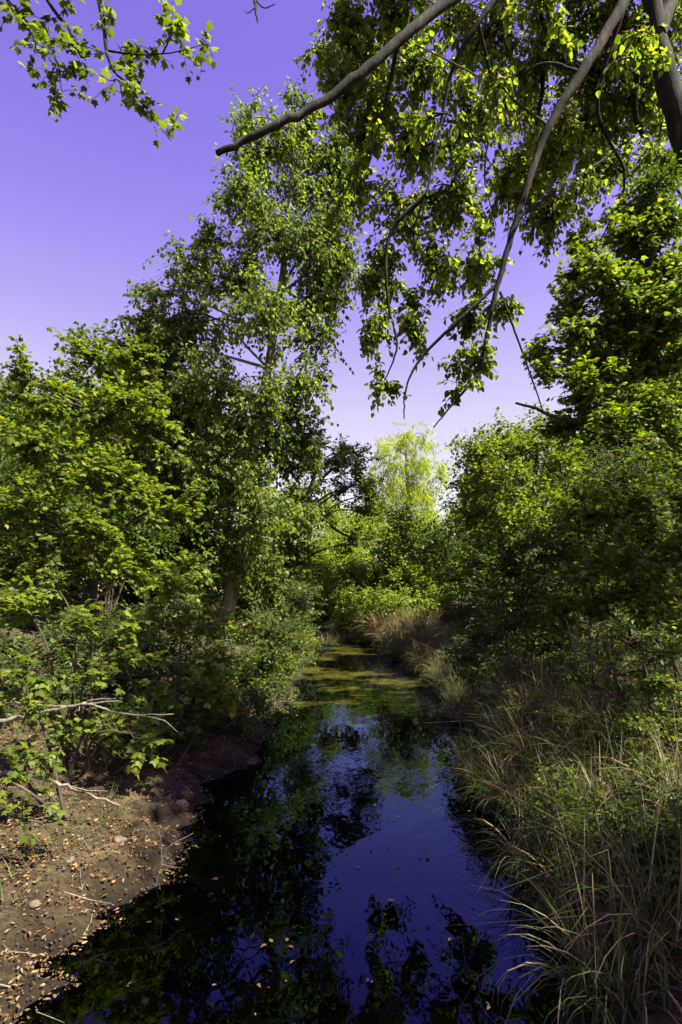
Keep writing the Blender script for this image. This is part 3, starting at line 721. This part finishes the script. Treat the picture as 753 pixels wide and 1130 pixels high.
# --- top left: hanging branch of a tree left of the frame
D = 4.2
TL = [np.array([-4.6, 2.2, -0.2]), np.array([-4.5, 2.3, 2.4]), np.array([-4.2, 2.6, 4.9]), np.array([-3.9, 2.9, 6.9]), np.array([-3.8, 3.0, 8.9])]
make_tree('plane_tree', 'leafy twigs dangling into the violet sky from a tree at the upper left', 'tree', None,
    TL, 0.20, 0.05,
    [(22, 18, D, 20, 14), (45, 45, D, 18, 16), (62, 80, D, 14, 16), (75, 60, D, 14, 12), (85, 52, D, 14, 10), (128, 90, D, 14, 12), (120, 20, D, 8, 18), (135, 55, D, 16, 12), (165, 62, D, 14, 9), (188, 38, D, 14, 16), (205, 55, D, 14, 10),
     (150, 100, D, 14, 12), (165, 120, D, 16, 12), (185, 148, D, 10, 10), (225, 48, D, 6, 6), (60, 105, D, 6, 8), (70, 15, D, 8, 14),
     (-120, -80, 3.6, 90, 70), (-60, -200, 3.8, 120, 80), (-240, 20, 3.2, 120, 90)],
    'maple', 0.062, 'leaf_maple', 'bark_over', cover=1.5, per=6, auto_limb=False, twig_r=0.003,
    limbs=[([TL[2], W(-60, -90, 4.0), W(0, -10, D), W(30, 25, D), (W(60, 60, D)), W(68, 100, D)], 0.022, 0.003),
           ([TL[2], W(0, -120, 4.0), W(50, -5, D), W(75, 30, D), W(88, 60, D), W(100, 62, D)], 0.022, 0.003),
           ([TL[3], W(70, -120, 4.0), W(108, -8, D), W(116, 45, D), W(124, 75, D), W(145, 98, D), W(188, 155, D)], 0.024, 0.003),
           ([W(116, 55, D), W(150, 60, D), W(190, 58, D), W(228, 48, D)], 0.008, 0.002),
           ([W(180, 58, D), W(188, 40, D), W(190, 22, D)], 0.007, 0.003),
           ([TL[3], W(180, -160, 4.0), W(270, -30, D), W(282, 8, D), W(284, 24, D)], 0.03, 0.004),
           ([W(276, -10, D), W(290, 8, D), W(304, 4, D)], 0.006, 0.003), ([W(282, 8, D), W(274, 14, D), W(270, 12, D)], 0.004, 0.002)])

DS = K
# --- trees added out of view to shade the near water and right bank
def shade_tree(label, x, y, h, rc, n, leaf='leaf_over'):
    g = float(ground_z(x, y))
    b = np.array([x, y, g])
    root = empty('cottonwood_tree', b, label, 'tree', 'added shade trees around the viewpoint')
    mb = MB(); TP = spline([b - [0, 0, .1], b + [0.15, .1, h * .4], b + [0.1, -.1, h * .75], b + [0, 0, h * .95]], 16)
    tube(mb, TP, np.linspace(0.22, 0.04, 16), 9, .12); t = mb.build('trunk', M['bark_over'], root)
    mbL = MB()
    for k in range(14):
        c = b + np.array([0, 0, h * .68]) + rdir(1)[0] * np.array([rc, rc, h * .26]) * 0.8
        P = spline([TP[int(6 + 8 * k / 14)], (TP[8] + c) / 2 + [0, 0, .3], c], 8)
        mb = MB(); tube(mb, P, np.linspace(.06, .015, 8), 6, .1); mb.build('limb', M['bark_over'], t)
        foliage(mbL, None, P[5], c, np.array([1, 1, .8]) * rc * 0.5, n // 14, 0.11, 'far', 8)
    mbL.build('crown', M[leaf], root, smooth=False)
shade_tree('unseen cottonwood added behind the viewpoint to shade the near water', 5.7, -2.0, 9.4, 2.1, 15000)
shade_tree('unseen thin crowned cottonwood added beside the viewpoint to dapple the right bank', 6.3, 1.3, 9, 2.0, 6500)

# unseen leaning tree, its crown lobes added to shade the left bank and stream
b = np.array([4.6, 1.9, float(ground_z(4.6, 1.9))])
lean = empty('cottonwood_tree', b, 'unseen leaning cottonwood added above the frame to shade the left bank', 'tree', 'added shade trees around the viewpoint')
mb = MB(); TP = spline([b - [0, 0, .1], b + [-.1, 0, 2.4], b + [-.7, .1, 4.4], np.array([3.0, 2.1, 6.4])], 18)
tube(mb, TP, np.linspace(0.13, 0.03, 18), 9, .12); lt = mb.build('trunk', M['bark_over'], lean)
mbL = MB()
for c, r_, nl in (((2.7, 2.3, 6.2), 1.0, 3600), ((2.3, 2.7, 6.0), .8, 2200), ((3.5, 1.1, 6.3), .7, 2000), ((3.0, 1.5, 6.6), .8, 2000), ((2.2, 3.0, 6.9), .7, 1500), ((3.7, .3, 6.2), .7, 1800)):
    c = np.array(c); mb = MB(); tube(mb, spline([TP[12], (TP[14] + c) / 2 + [0, 0, .15], c], 8), np.linspace(.04, .012, 8), 6, .1); mb.build('limb', M['bark_over'], lt)
    foliage(mbL, None, TP[13] * .4 + c * .6, c, np.array([1, 1, .7]) * r_, nl, 0.09, 'poplar', 8)
mbL.build('crown', M['leaf_over'], lean, smooth=False)

# --- far woodland: a few crowns copied
def far_tree(label, h, w, leaf, cover=3.2):
    root = empty('woodland_tree', (0, 0, 0), label, 'tree', 'trees of the far woodland')
    mb = MB(); TP = spline([(0, 0, -.3), (.1, 0, h * .4), (0, .1, h * .85)], 10); tube(mb, TP, np.linspace(.2, .05, 10), 7, .1)
    mb.build('trunk', M['bark_dark'], root)
    mbL = MB()
    for k in range(12):
        c = np.array([0, 0, h * .55]) + rdir(1)[0] * np.array([w, w, h * .5]) * 0.85
        rr = np.array([w * .5, w * .5, h * .17])
        foliage(mbL, None, np.array([0, 0, c[2] - .5]), c, rr, int(cover * math.pi * rr[0] * rr[2] / (.42 * .2 * .2)), 0.20, 'far', 9)
    mbL.build('crown', M[leaf], root, smooth=False)
    return root
def understory(label, h, w, leaf):
    root = empty('understory_shrub', (0, 0, 0), label, 'shrub', 'shrubs of the shaded understory')
    mbL = MB()
    for k in range(9):
        c = np.array([0, 0, h * .55]) + rdir(1)[0] * np.array([w, w, h * .45]) * 0.7
        st = MB(); tube(st, spline([(R.normal() * .08, R.normal() * .08, -.1), c * [.4, .4, .6], c], 8), np.linspace(.02, .006, 8), 5); st.build('stem', M['bark_dark'], root)
        foliage(mbL, None, c * [.5, .5, .7], c, np.array([w * .5, w * .5, h * .26]), 620, 0.085, 'far', 8)
    mbL.build('foliage', M[leaf], root, smooth=False)
    return root
us = [understory('dark shrub deep in the shaded understory behind the bank trees', 2.6, 1.3, 'leaf_dark'), understory('green shrub deep in the understory behind the bank trees', 2.2, 1.2, 'leaf_maple')]
for kx, (x, y) in enumerate([(-5, 9.5), (-6.4, 11.5), (-4.2, 12.2), (-7.6, 13.5), (-3.4, 13.8), (-6.4, 8.5), (-5.2, 15), (-8.5, 10), (-3.9, 9.6), (-9.5, 15.5), (4.0, 12.5), (5.2, 10.4), (6.2, 13.5), (7.4, 10), (3.2, 15), (5, 16.5), (8.5, 13), (6.4, 8.2), (9.5, 16), (4.4, 8.6), (2.2, 17.5), (3.4, 11), (-2.6, 17.5)]):
    k = (kx * 7 // 3) % 2
    o = us[k] if kx < 1 or (k == 1 and kx < 2 and not us[1].get('used')) else copy_tree(us[k])
    s_ = 0.85 + .35 * R.random()
    o.location = (x, y, float(ground_z(x, y))); o.rotation_euler = (0, 0, float(R.random() * 6.28)); o.scale = (s_, s_, s_)
low = understory('low sunlit shrub closing off the far end of the water', 1.5, 0.9, 'leaf_bright')
low['group'] = 'low shrubs at the far end of the water'
for kx, (x, y, s_) in enumerate([(0.25, 14.8, .9), (-0.9, 17.2, 1.1), (1.0, 13.6, .8), (-2.2, 18.6, 1.1), (1.7, 12.6, .8), (0.6, 17.5, 1.1), (2.3, 14.5, 1.0), (-0.1, 19.5, 1.2), (-3.5, 20, 1.2), (1.9, 17, 1.1)]):
    o = low if kx == 0 else copy_tree(low)
    o.location = (x, y, float(ground_z(x, y))); o.rotation_euler = (0, 0, kx * 1.1); o.scale = (s_, s_, s_)
us[1].location = (-7.2, 10.2, float(ground_z(-7.2, 10.2)))
protos = [far_tree('mid green woodland tree in the far belt beyond the creek', 7.5, 2.8, 'leaf_bright', 3.4),
          far_tree('dark green woodland tree in the far belt beyond the creek', 8.5, 3.0, 'leaf_maple'),
          far_tree('tall dusky woodland tree in the far belt beyond the creek', 10.0, 3.2, 'leaf_dark')]
spots = [(-1.2, 21, 0, .55), (-5.4, 17, 1, .75), (-6, 30, 0, .8), (-2, 38, 0, .85), (1.0, 30, 0, .62), (3.0, 42, 1, .8), (6.5, 34, 0, .75), (9, 28, 1, .85), (7, 22, 1, .8), (-11, 23, 1, 1), (-13, 28, 2, 1),
         (-6.5, 19, 1, .95), (-10, 16, 2, .62), (12, 22, 2, .9), (14, 32, 1, 1), (18, 26, 2, 1), (-17, 22, 2, 1), (-20, 32, 1, 1), (-12, 40, 2, 1), (-5, 48, 1, 1),
         (0, 55, 2, .8), (6, 52, 2, .75), (12, 46, 2, .9), (20, 42, 2, 1), (11, 14, 2, .8), (28, 38, 2, 1), (-28, 42, 2, 1)]
used = set()
for (x, y, k, s) in spots:
    o = protos[k] if k not in used else copy_tree(protos[k])
    used.add(k)
    o.location = (x, y, float(ground_z(x, y))); o.rotation_euler = (0, 0, float(R.random() * 6.28)); o.scale = (s, s, s)

# ------------------------------------------------------------------ grass
def blades(mb, P, az, length, lean, width, seg=5, droop=1.0):
    n = len(P); t = np.linspace(0, 1, seg + 1)[None, :, None]
    H = np.stack([np.cos(az), np.sin(az), np.zeros(n)], -1)[:, None]
    up = np.array([0, 0, 1.0])[None, None]
    ln = np.asarray(length)[:, None, None]; le = np.asarray(lean)[:, None, None]
    # arc: the blade turns from nearly upright to hanging
    ang0 = 0.12 + 0.25 * le
    ang = ang0 + le * droop * 1.9 * t ** 1.3
    step = np.concatenate([np.zeros((n, 1, 3)), (H * np.sin(ang[:, 1:]) + up * np.cos(ang[:, 1:])) * ln / seg], 1)
    C = P[:, None] + np.cumsum(step, 1)
    sd = np.stack([-np.sin(az), np.cos(az), 0.25 * R.normal(size=n)], -1)[:, None]
    w = np.asarray(width)[:, None, None] * (1 - t ** 1.8) + 0.0004
    Vv = np.stack([C - sd * w, C + sd * w], 2).reshape(-1, 3)
    o = (np.arange(n) * (seg + 1) * 2)[:, None]; k = (np.arange(seg) * 2)[None]
    q = np.stack([o + k, o + k + 1, o + k + 3, o + k + 2], -1).reshape(-1, 4)
    mb.add(Vv, [q])


def stalk_fan(mb, n, h, spread):
    """long bent dry stalks: straight, then snapped over"""
    a = R.random(n) * 6.283; r = spread * np.sqrt(R.random(n))
    A = np.stack([r * np.cos(a), r * np.sin(a), np.full(n, -.03)], -1)
    az = R.random(n) * 6.283; le = 0.2 + 0.7 * R.random((n, 1))
    Hh = np.stack([np.cos(az), np.sin(az), np.zeros(n)], -1)
    L1 = h * (0.35 + 0.4 * R.random((n, 1))); L2 = h * (0.3 + 0.5 * R.random((n, 1)))
    B = A + L1 * nrm(Hh * le + np.array([0, 0, 1.0]))
    Cc = B + L2 * nrm(Hh * 1.0 + R.normal(size=(n, 3)) * 0.35 + np.array([0, 0, -.15]))
    twig_tubes(mb, A, B, Cc, 0.0022, 0.0008, 3)


def tussock_proto(name, label, cat, group, n_green, n_dry, h, spread, w=0.0035, droop=1.0, mats=('grass', 'straw')):
    root = empty(name, (0, 0, 0), label, cat, group)
    for nm, n, mat, hh in (('green_blades', n_green, mats[0], 1.0), ('dry_blades', n_dry, mats[1], 1.05)):
        if n == 0: continue
        mb = MB(); rr = spread * np.sqrt(R.random(n)); a = R.random(n) * 6.283
        P = np.stack([rr * np.cos(a), rr * np.sin(a), np.full(n, -0.04)], -1)
        blades(mb, P, a + R.normal(size=n) * 1.1, h * hh * (0.25 + 0.85 * R.random(n) ** 1.3), 0.1 + 1.0 * R.random(n), w * (0.6 + 0.7 * R.random(n)), 6, droop)
        if nm == 'dry_blades': stalk_fan(mb, n // 6, h * 1.2, spread)
        mb.build(nm, M[mat], root, smooth=False)
    return root


gp = 'grass tussocks along the right bank'
kinds = [tussock_proto('grass_tussock', 'tall green grass tussock with drooping blades on the right bank', 'grass tussock', gp, 260, 60, 0.72, 0.16, 0.0035, 1.25),
         tussock_proto('grass_tussock', 'half dry grass tussock with straw blades drooping towards the water', 'grass tussock', gp, 170, 160, 0.68, 0.18, 0.0035, 1.35),
         tussock_proto('grass_tussock', 'short arching sedge tussock at the right waterline', 'grass tussock', gp, 200, 60, 0.5, 0.16, 0.003, 1.3)]
used = set()
def put(k, x, y, s):
    o = kinds[k] if k not in used else copy_tree(kinds[k])
    used.add(k)
    s *= K
    o.location = (x, y, float(ground_z(x, y))); o.rotation_euler = (0, 0, float(R.random() * 6.28)); o.scale = (s, s, s * (0.85 + 0.3 * R.random()))
for y in np.arange(2.2, 21, 0.36):
    for j in range(3):
        if R.random() < 0.2: continue
        off = -0.06 + j * 0.42 + R.random() * 0.35
        x = float(xr(y * K)) + off * K
        k = 2 if (j == 0 and R.random() < 0.6) else int(R.choice([0, 1, 1, 1]))
        put(k, x, (y + R.normal() * 0.12) * K, 0.75 + 0.45 * R.random())
# the bright clump at the bend
gb = 'reed clumps at the far bend'
rp = tussock_proto('reed_clump', 'sunlit pale reed clump at the far right bend of the water', 'reeds', gb, 90, 260, 1.3, 0.35, 0.009, mats=('grass', 'reed'))
for kx, (px, d) in enumerate([(436, 17.5), (447, 18.2), (458, 17.2), (428, 18.8), (440, 19.2), (466, 18.0), (452, 19)]):
    o = rp if kx == 0 else copy_tree(rp)
    d *= K; x = (px - CX) / F * d; x = max(x, float(xr(d)) + .05)
    o.location = (x, d, float(ground_z(x, d))); o.rotation_euler = (0, 0, kx * 1.3); s = (0.8 + 0.3 * R.random()) * K; o.scale = (s, s, s)
gb2 = 'dry reed clumps at the far end'
rp2 = tussock_proto('reed_clump', 'brown dry reed clump along the far end of the water', 'reeds', gb2, 130, 120, 0.7, 0.35, 0.009)
for kx, (x, y) in enumerate([(-1.5, 17.5), (-1.2, 19.4), (-.6, 20.4), (0.0, 21), (0.5, 21.2), (1.0, 20.6), (1.5, 19.6), (-1.6, 16), (-1.45, 14)]):
    o = rp2 if kx == 0 else copy_tree(rp2)
    x, y = x * K, y * K
    o.location = (x, y, max(float(ground_z(x, y)), -.05)); o.rotation_euler = (0, 0, kx * 1.9); o.scale = (K, K, K)

# leafy weeds among the grass
gw = 'leafy weeds among the grass of the right bank'
def weed(label, h, n, L, leaf):
    root = empty('weed', (0, 0, 0), label, 'weed', gw)
    mbL, mbS = MB(), MB()
    for k in range(7):
        a = R.random() * 6.283; q = np.array([math.cos(a), math.sin(a), 0]) * (0.05 + .18 * R.random())
        P = spline([q * .2 + [0, 0, -.04], q * .5 + [0, 0, h * .5], q + [0, 0, h * (.6 + .4 * R.random())]], 6)
        st = MB(); tube(st, P, np.linspace(.004, .0015, 6), 4); st.build('stem', M['twig'], root)
        foliage(mbL, None, P[2], P[4], np.array([.11, .11, h * .32]), n // 7, L, 'oval', 6)
    mbL.build('foliage', M[leaf], root, smooth=False)
    return root
wk = [weed('dark leafy weed growing between the grass tussocks', 0.5, 420, 0.042, 'leaf_dark'),
      weed('yellow green leafy weed growing between the grass tussocks', 0.42, 460, 0.036, 'leaf_maple')]
used = set()
for kx in range(52):
    y = (2.3 + 9 * R.random() ** 1.2) * K; x = float(xr(y)) + (0.08 + 2.0 * R.random()) * K; k = int(R.random() < 0.5)
    o = wk[k] if k not in used else copy_tree(wk[k])
    used.add(k); s_ = (0.7 + 0.7 * R.random()) * K
    o.location = (x, y, float(ground_z(x, y))); o.rotation_euler = (0, 0, float(R.random() * 6.28)); o.scale = (s_, s_, s_)

# loose grass between the tussocks: ground cover
mb = MB(); n = 26000
y = K * (2 + 22 * R.random(n)); x = xr(y) + K * (0.0 + 4.0 * R.random(n) ** 1.3)
P = np.stack([x, y, ground_z(x, y) - .02], -1)
blades(mb, P, R.random(n) * 6.283, K * (0.15 + 0.35 * R.random(n)), 0.2 + 0.7 * R.random(n), K * (0.002 + 0.002 * R.random(n)), 4)
tag(mb.build('grass', M['grass'], None, False), 'thin green grass covering the right bank', 'grass', kind='stuff')
mb = MB(); n = 2600
y = K * (2 + 14 * R.random(n) ** 1.2); x = xl(y) - K * (0.25 + 3.0 * R.random(n) ** 0.8)
P = np.stack([x, y, ground_z(x, y) - .02], -1)
blades(mb, P, R.random(n) * 6.283, K * (0.08 + 0.18 * R.random(n)), 0.2 + 0.7 * R.random(n), K * (0.002 + 0.0015 * R.random(n)), 4)
tag(mb.build('grass', M['grass'], None, False), 'sparse short grass sprouting from the left bank', 'grass', kind='stuff')

# leaf litter
mb = MB(); n = 90000
y = K * (2.0 + 12 * R.random(n) ** 1.6); x = xl(y) + K * (0.10 - 3.6 * R.random(n) ** 0.9)
z = ground_z(x, y); P = np.stack([x, y, np.maximum(z, 0.002) + 0.008 + 0.010 * R.random(n)], -1)
a = R.random(n) * 6.283
leaves(mb, P, np.stack([np.cos(a), np.sin(a), 0.25 * R.normal(size=n)], -1), np.array([0, 0, 1.]) + R.normal(size=(n, 3)) * .35, 0.004 + 0.019 * R.random(n) ** 2.4, 'oval')
tag(mb.build('leaf_litter', M['litter'], None, False), 'brown fallen leaves scattered over the left bank', 'leaf litter', kind='stuff')

mb = MB(); n = 420
y = K * (2.2 + 16 * R.random(n) ** 1.3); q = R.random(n) ** 2 * np.where(R.random(n) < .5, 1, -1)
x = np.where(q > 0, xl(y) + np.abs(q) * (xr(y) - xl(y)) * .75, xr(y) - np.abs(q) * (xr(y) - xl(y)) * .75); a = R.random(n) * 6.283
leaves(mb, np.stack([x, y, np.full(n, 0.004)], -1), np.stack([np.cos(a), np.sin(a), np.full(n, .02)], -1), np.tile([0., 0., 1.], (n, 1)) + R.normal(size=(n, 3)) * .08, 0.008 + 0.022 * R.random(n) ** 2, 'oval')
tag(mb.build('floating_leaves', M['litter'], None, False), 'small fallen leaves floating on the dark water', 'floating leaves', kind='stuff')

mb = MB(); n = 500
y = K * (2.0 + 12 * R.random(n) ** 1.5); x = xl(y) + K * (0.12 - 3.2 * R.random(n)); az = R.random((n, 1)) * 6.283
P = np.stack([x, y, np.maximum(ground_z(x, y), 0.0) + 0.012], -1); dd = np.concatenate([np.cos(az), np.sin(az), 0.15 * R.normal(size=(n, 1))], 1)
ln = 0.03 + 0.14 * R.random((n, 1)) ** 2; Q = P + dd * ln; Q[:, 2] = np.maximum(ground_z(Q[:, 0], Q[:, 1]), 0.0) + 0.012 + 0.02 * R.random(n)
twig_tubes(mb, P, (P + Q) / 2 + R.normal(size=(n, 3)) * [.008, .008, .002], Q, 0.0010 + 0.0016 * R.random(n), 0.0007, 4)
tag(mb.build('twig_litter', M['bark_pale'], None, True), 'thin broken twigs strewn over the left bank', 'twig litter', kind='stuff')

# ------------------------------------------------------------------ dead wood and stones
def branch(name, label, mains, mat='deadwood', group=None, cat='branch'):
    root = empty(name, mains[0][0][0], label, cat, group)
    DSK = K
    for nm, (pts, a, b) in zip(['stem'] + ['twig'] * 20, mains):
        P = spline(pts, len(pts) * 6); P = P + np.vstack([np.zeros(3), R.normal(size=(len(P) - 1, 3)) * a * .16])
        mb = MB(); tube(mb, P, np.linspace(a * DSK * .95, b * DSK * .8, len(P)), 8, .22); mb.build(nm, M[mat], root)
    return root
d = 4.3
branch('dead_branch', 'bleached forked dead branch jutting out over the left bank', [
    ([W(-190, 905, d), W(-80, 822, d), W(0, 797, d), W(40, 788, d), W(75, 780, d), W(135, 774, d)], 0.028, 0.008),
    ([W(-190, 900, d + .1), W(-70, 775, d + .1), W(8, 775, d + .1), W(60, 780, d + .05), W(95, 777, d)], 0.016, 0.010),
    ([W(80, 780, d), W(105, 772, d), W(128, 771, d)], 0.008, 0.003),
    ([W(100, 777, d), W(125, 785, d), W(150, 789, d), W(192, 788, d)], 0.010, 0.004),
    ([W(122, 783, d), W(116, 795, d), W(110, 806, d)], 0.005, 0.002),
    ([W(150, 789, d), W(180, 795, d), W(196, 808, d)], 0.005, 0.002)])
d = 3.9
branch('dead_branch', 'pale broken stick with blunt end above the leaf litter, lower of the two', [
    ([W(-170, 915, d), W(-60, 852, d), W(0, 853, d), W(35, 856, d), W(80, 870, d), W(131, 889, d)], 0.026, 0.009),
    ([W(70, 866, d), W(95, 872, d), W(118, 873, d)], 0.006, 0.003)])
d = 3.5
branch('bare_twig', 'thin bare twig standing bent out of the mud at the left waterline', [
    ([W(150, 1000, d), W(168, 985, d), W(178, 955, d), W(186, 935, d), W(213, 920, d)], 0.006, 0.002),
    ([W(150, 1000, d), W(135, 985, d), W(125, 975, d)], 0.005, 0.002), ([W(178, 955, d), W(178, 930, d), W(174, 915, d)], 0.003, 0.0015)])
d = 7.0
branch('bare_twig', 'thin pale twig reaching over the water below the poplar vine', [
    ([W(225, 815, d), W(250, 800, d), W(270, 800, d), W(285, 808, d)], 0.010, 0.004), ([W(250, 800, d), W(258, 815, d), W(262, 822, d)], 0.005, 0.003)])


def stone(label, px, py, d, r, group='stones on the left bank'):
    r = r * K
    c = W(px, py, d); c[2] = float(ground_z(c[0], c[1])) + r * 0.25
    nu, nv = 12, 8
    u = np.linspace(0, 2 * np.pi, nu, endpoint=False); v = np.linspace(0.05, np.pi - 0.05, nv)
    U, Vv = np.meshgrid(u, v)
    D3 = np.stack([np.cos(U) * np.sin(Vv), np.sin(U) * np.sin(Vv), np.cos(Vv)], -1).reshape(-1, 3)
    k1, k2 = R.normal(size=3) * 2, R.normal(size=3) * 3
    f = 1 + 0.18 * np.sin(D3 @ k1 + 1) + 0.10 * np.sin(D3 @ k2 * 1.7)
    Vx = c + D3 * f[:, None] * np.array([1.25, 1, .62]) * r
    i = np.arange(nv - 1)[:, None] * nu; j = np.arange(nu)[None]; k = (j + 1) % nu
    q = np.stack([i + j, i + nu + j, i + nu + k, i + k], -1).reshape(-1, 4)
    cap = [np.arange(nu)[None], (np.arange(nu)[::-1] + (nv - 1) * nu)[None]]
    tag(mesh_obj('stone', Vx, [q] + cap, M['stone']), label, 'stone', group)
stone('pale rounded stone in the middle of the sunlit leaf litter', 75, 992, 3.4, 0.034)
stone('buff stone at the waterline beside the bare twig', 132, 962, 3.7, 0.04)
stone('brown stone lying in the shallow dark water by the left bank', 215, 985, 3.4, 0.055)
stone('small grey stone at the lower left corner of the bank', 38, 1040, 3.0, 0.026)
stone('flat stone at the shaded water edge below the maple sapling', 200, 905, 4.6, 0.055)
stone('large tan stone half hidden under the bank shrub', 195, 835, 6.2, 0.09)

# ------------------------------------------------------------------ light
SUN = nrm(np.array([0.50, -0.27, 0.82]))
elev = math.asin(SUN[2]); az = math.atan2(SUN[0], SUN[1])
w = bpy.data.worlds.new('World'); S.world = w; w.use_nodes = True
nt = w.node_tree; nt.nodes.clear()
sky = nt.nodes.new('ShaderNodeTexSky'); sky.sky_type = 'NISHITA'; sky.sun_disc = False
sky.sun_elevation = elev; sky.sun_rotation = az
sky.air_density = 1.0; sky.dust_density = 0.6; sky.ozone_density = 1.5
tcw = nt.nodes.new('ShaderNodeTexCoord'); sp = nt.nodes.new('ShaderNodeSeparateXYZ'); nt.links.new(tcw.outputs['Generated'], sp.inputs[0])
tint = ramp(nt, sp.outputs[2], [(0.0, (1.5, 1.1, 0.9)), (0.30, (1.92, 1.13, 1.02)), (0.5, (1.58, 0.80, 1.33)), (0.62, (1.38, 0.66, 1.36)), (0.69, (1.28, 0.59, 1.32)), (1.0, (0.9, 0.62, 1.3))])
mul = nt.nodes.new('ShaderNodeMix'); mul.data_type = 'RGBA'; mul.blend_type = 'MULTIPLY'; mul.inputs[0].default_value = 1
nt.links.new(sky.outputs[0], mul.inputs[6]); nt.links.new(tint, mul.inputs[7])
bg = nt.nodes.new('ShaderNodeBackground'); bg.inputs['Strength'].default_value = 0.051
nt.links.new(mul.outputs[2], bg.inputs[0])
wo = nt.nodes.new('ShaderNodeOutputWorld'); nt.links.new(bg.outputs[0], wo.inputs[0])
sl = bpy.data.lights.new('sun', 'SUN'); sl.energy = 5.0; sl.angle = math.radians(0.5); sl.color = (1.0, 0.93, 0.78)
so = bpy.data.objects.new('sun', sl); COL.objects.link(so)
from mathutils import Vector
so.rotation_euler = Vector(SUN).to_track_quat('Z', 'Y').to_euler()
so.location = (10, -5, 20)

# ------------------------------------------------------------------ camera
cam = bpy.data.cameras.new('camera'); co = bpy.data.objects.new('camera', cam); COL.objects.link(co)
cam.sensor_width = 36; cam.sensor_fit = 'AUTO'; cam.lens = 20.0
cam.shift_y = (HY - 565) / 1130.0
cam.clip_end = 2000; cam.clip_start = 0.05
co.location = (0, 0, CAMZ); co.rotation_euler = (math.radians(90), 0, 0)
S.camera = co
S.view_settings.view_transform = 'Standard'; S.view_settings.look = 'None'
S.view_settings.exposure = 2.12; S.view_settings.gamma = 1.0; S.view_settings.use_curve_mapping = False
S.cycles.max_bounces = 8; S.cycles.transparent_max_bounces = 8; S.cycles.diffuse_bounces = 3; S.cycles.glossy_bounces = 3
S.cycles.use_denoising = True
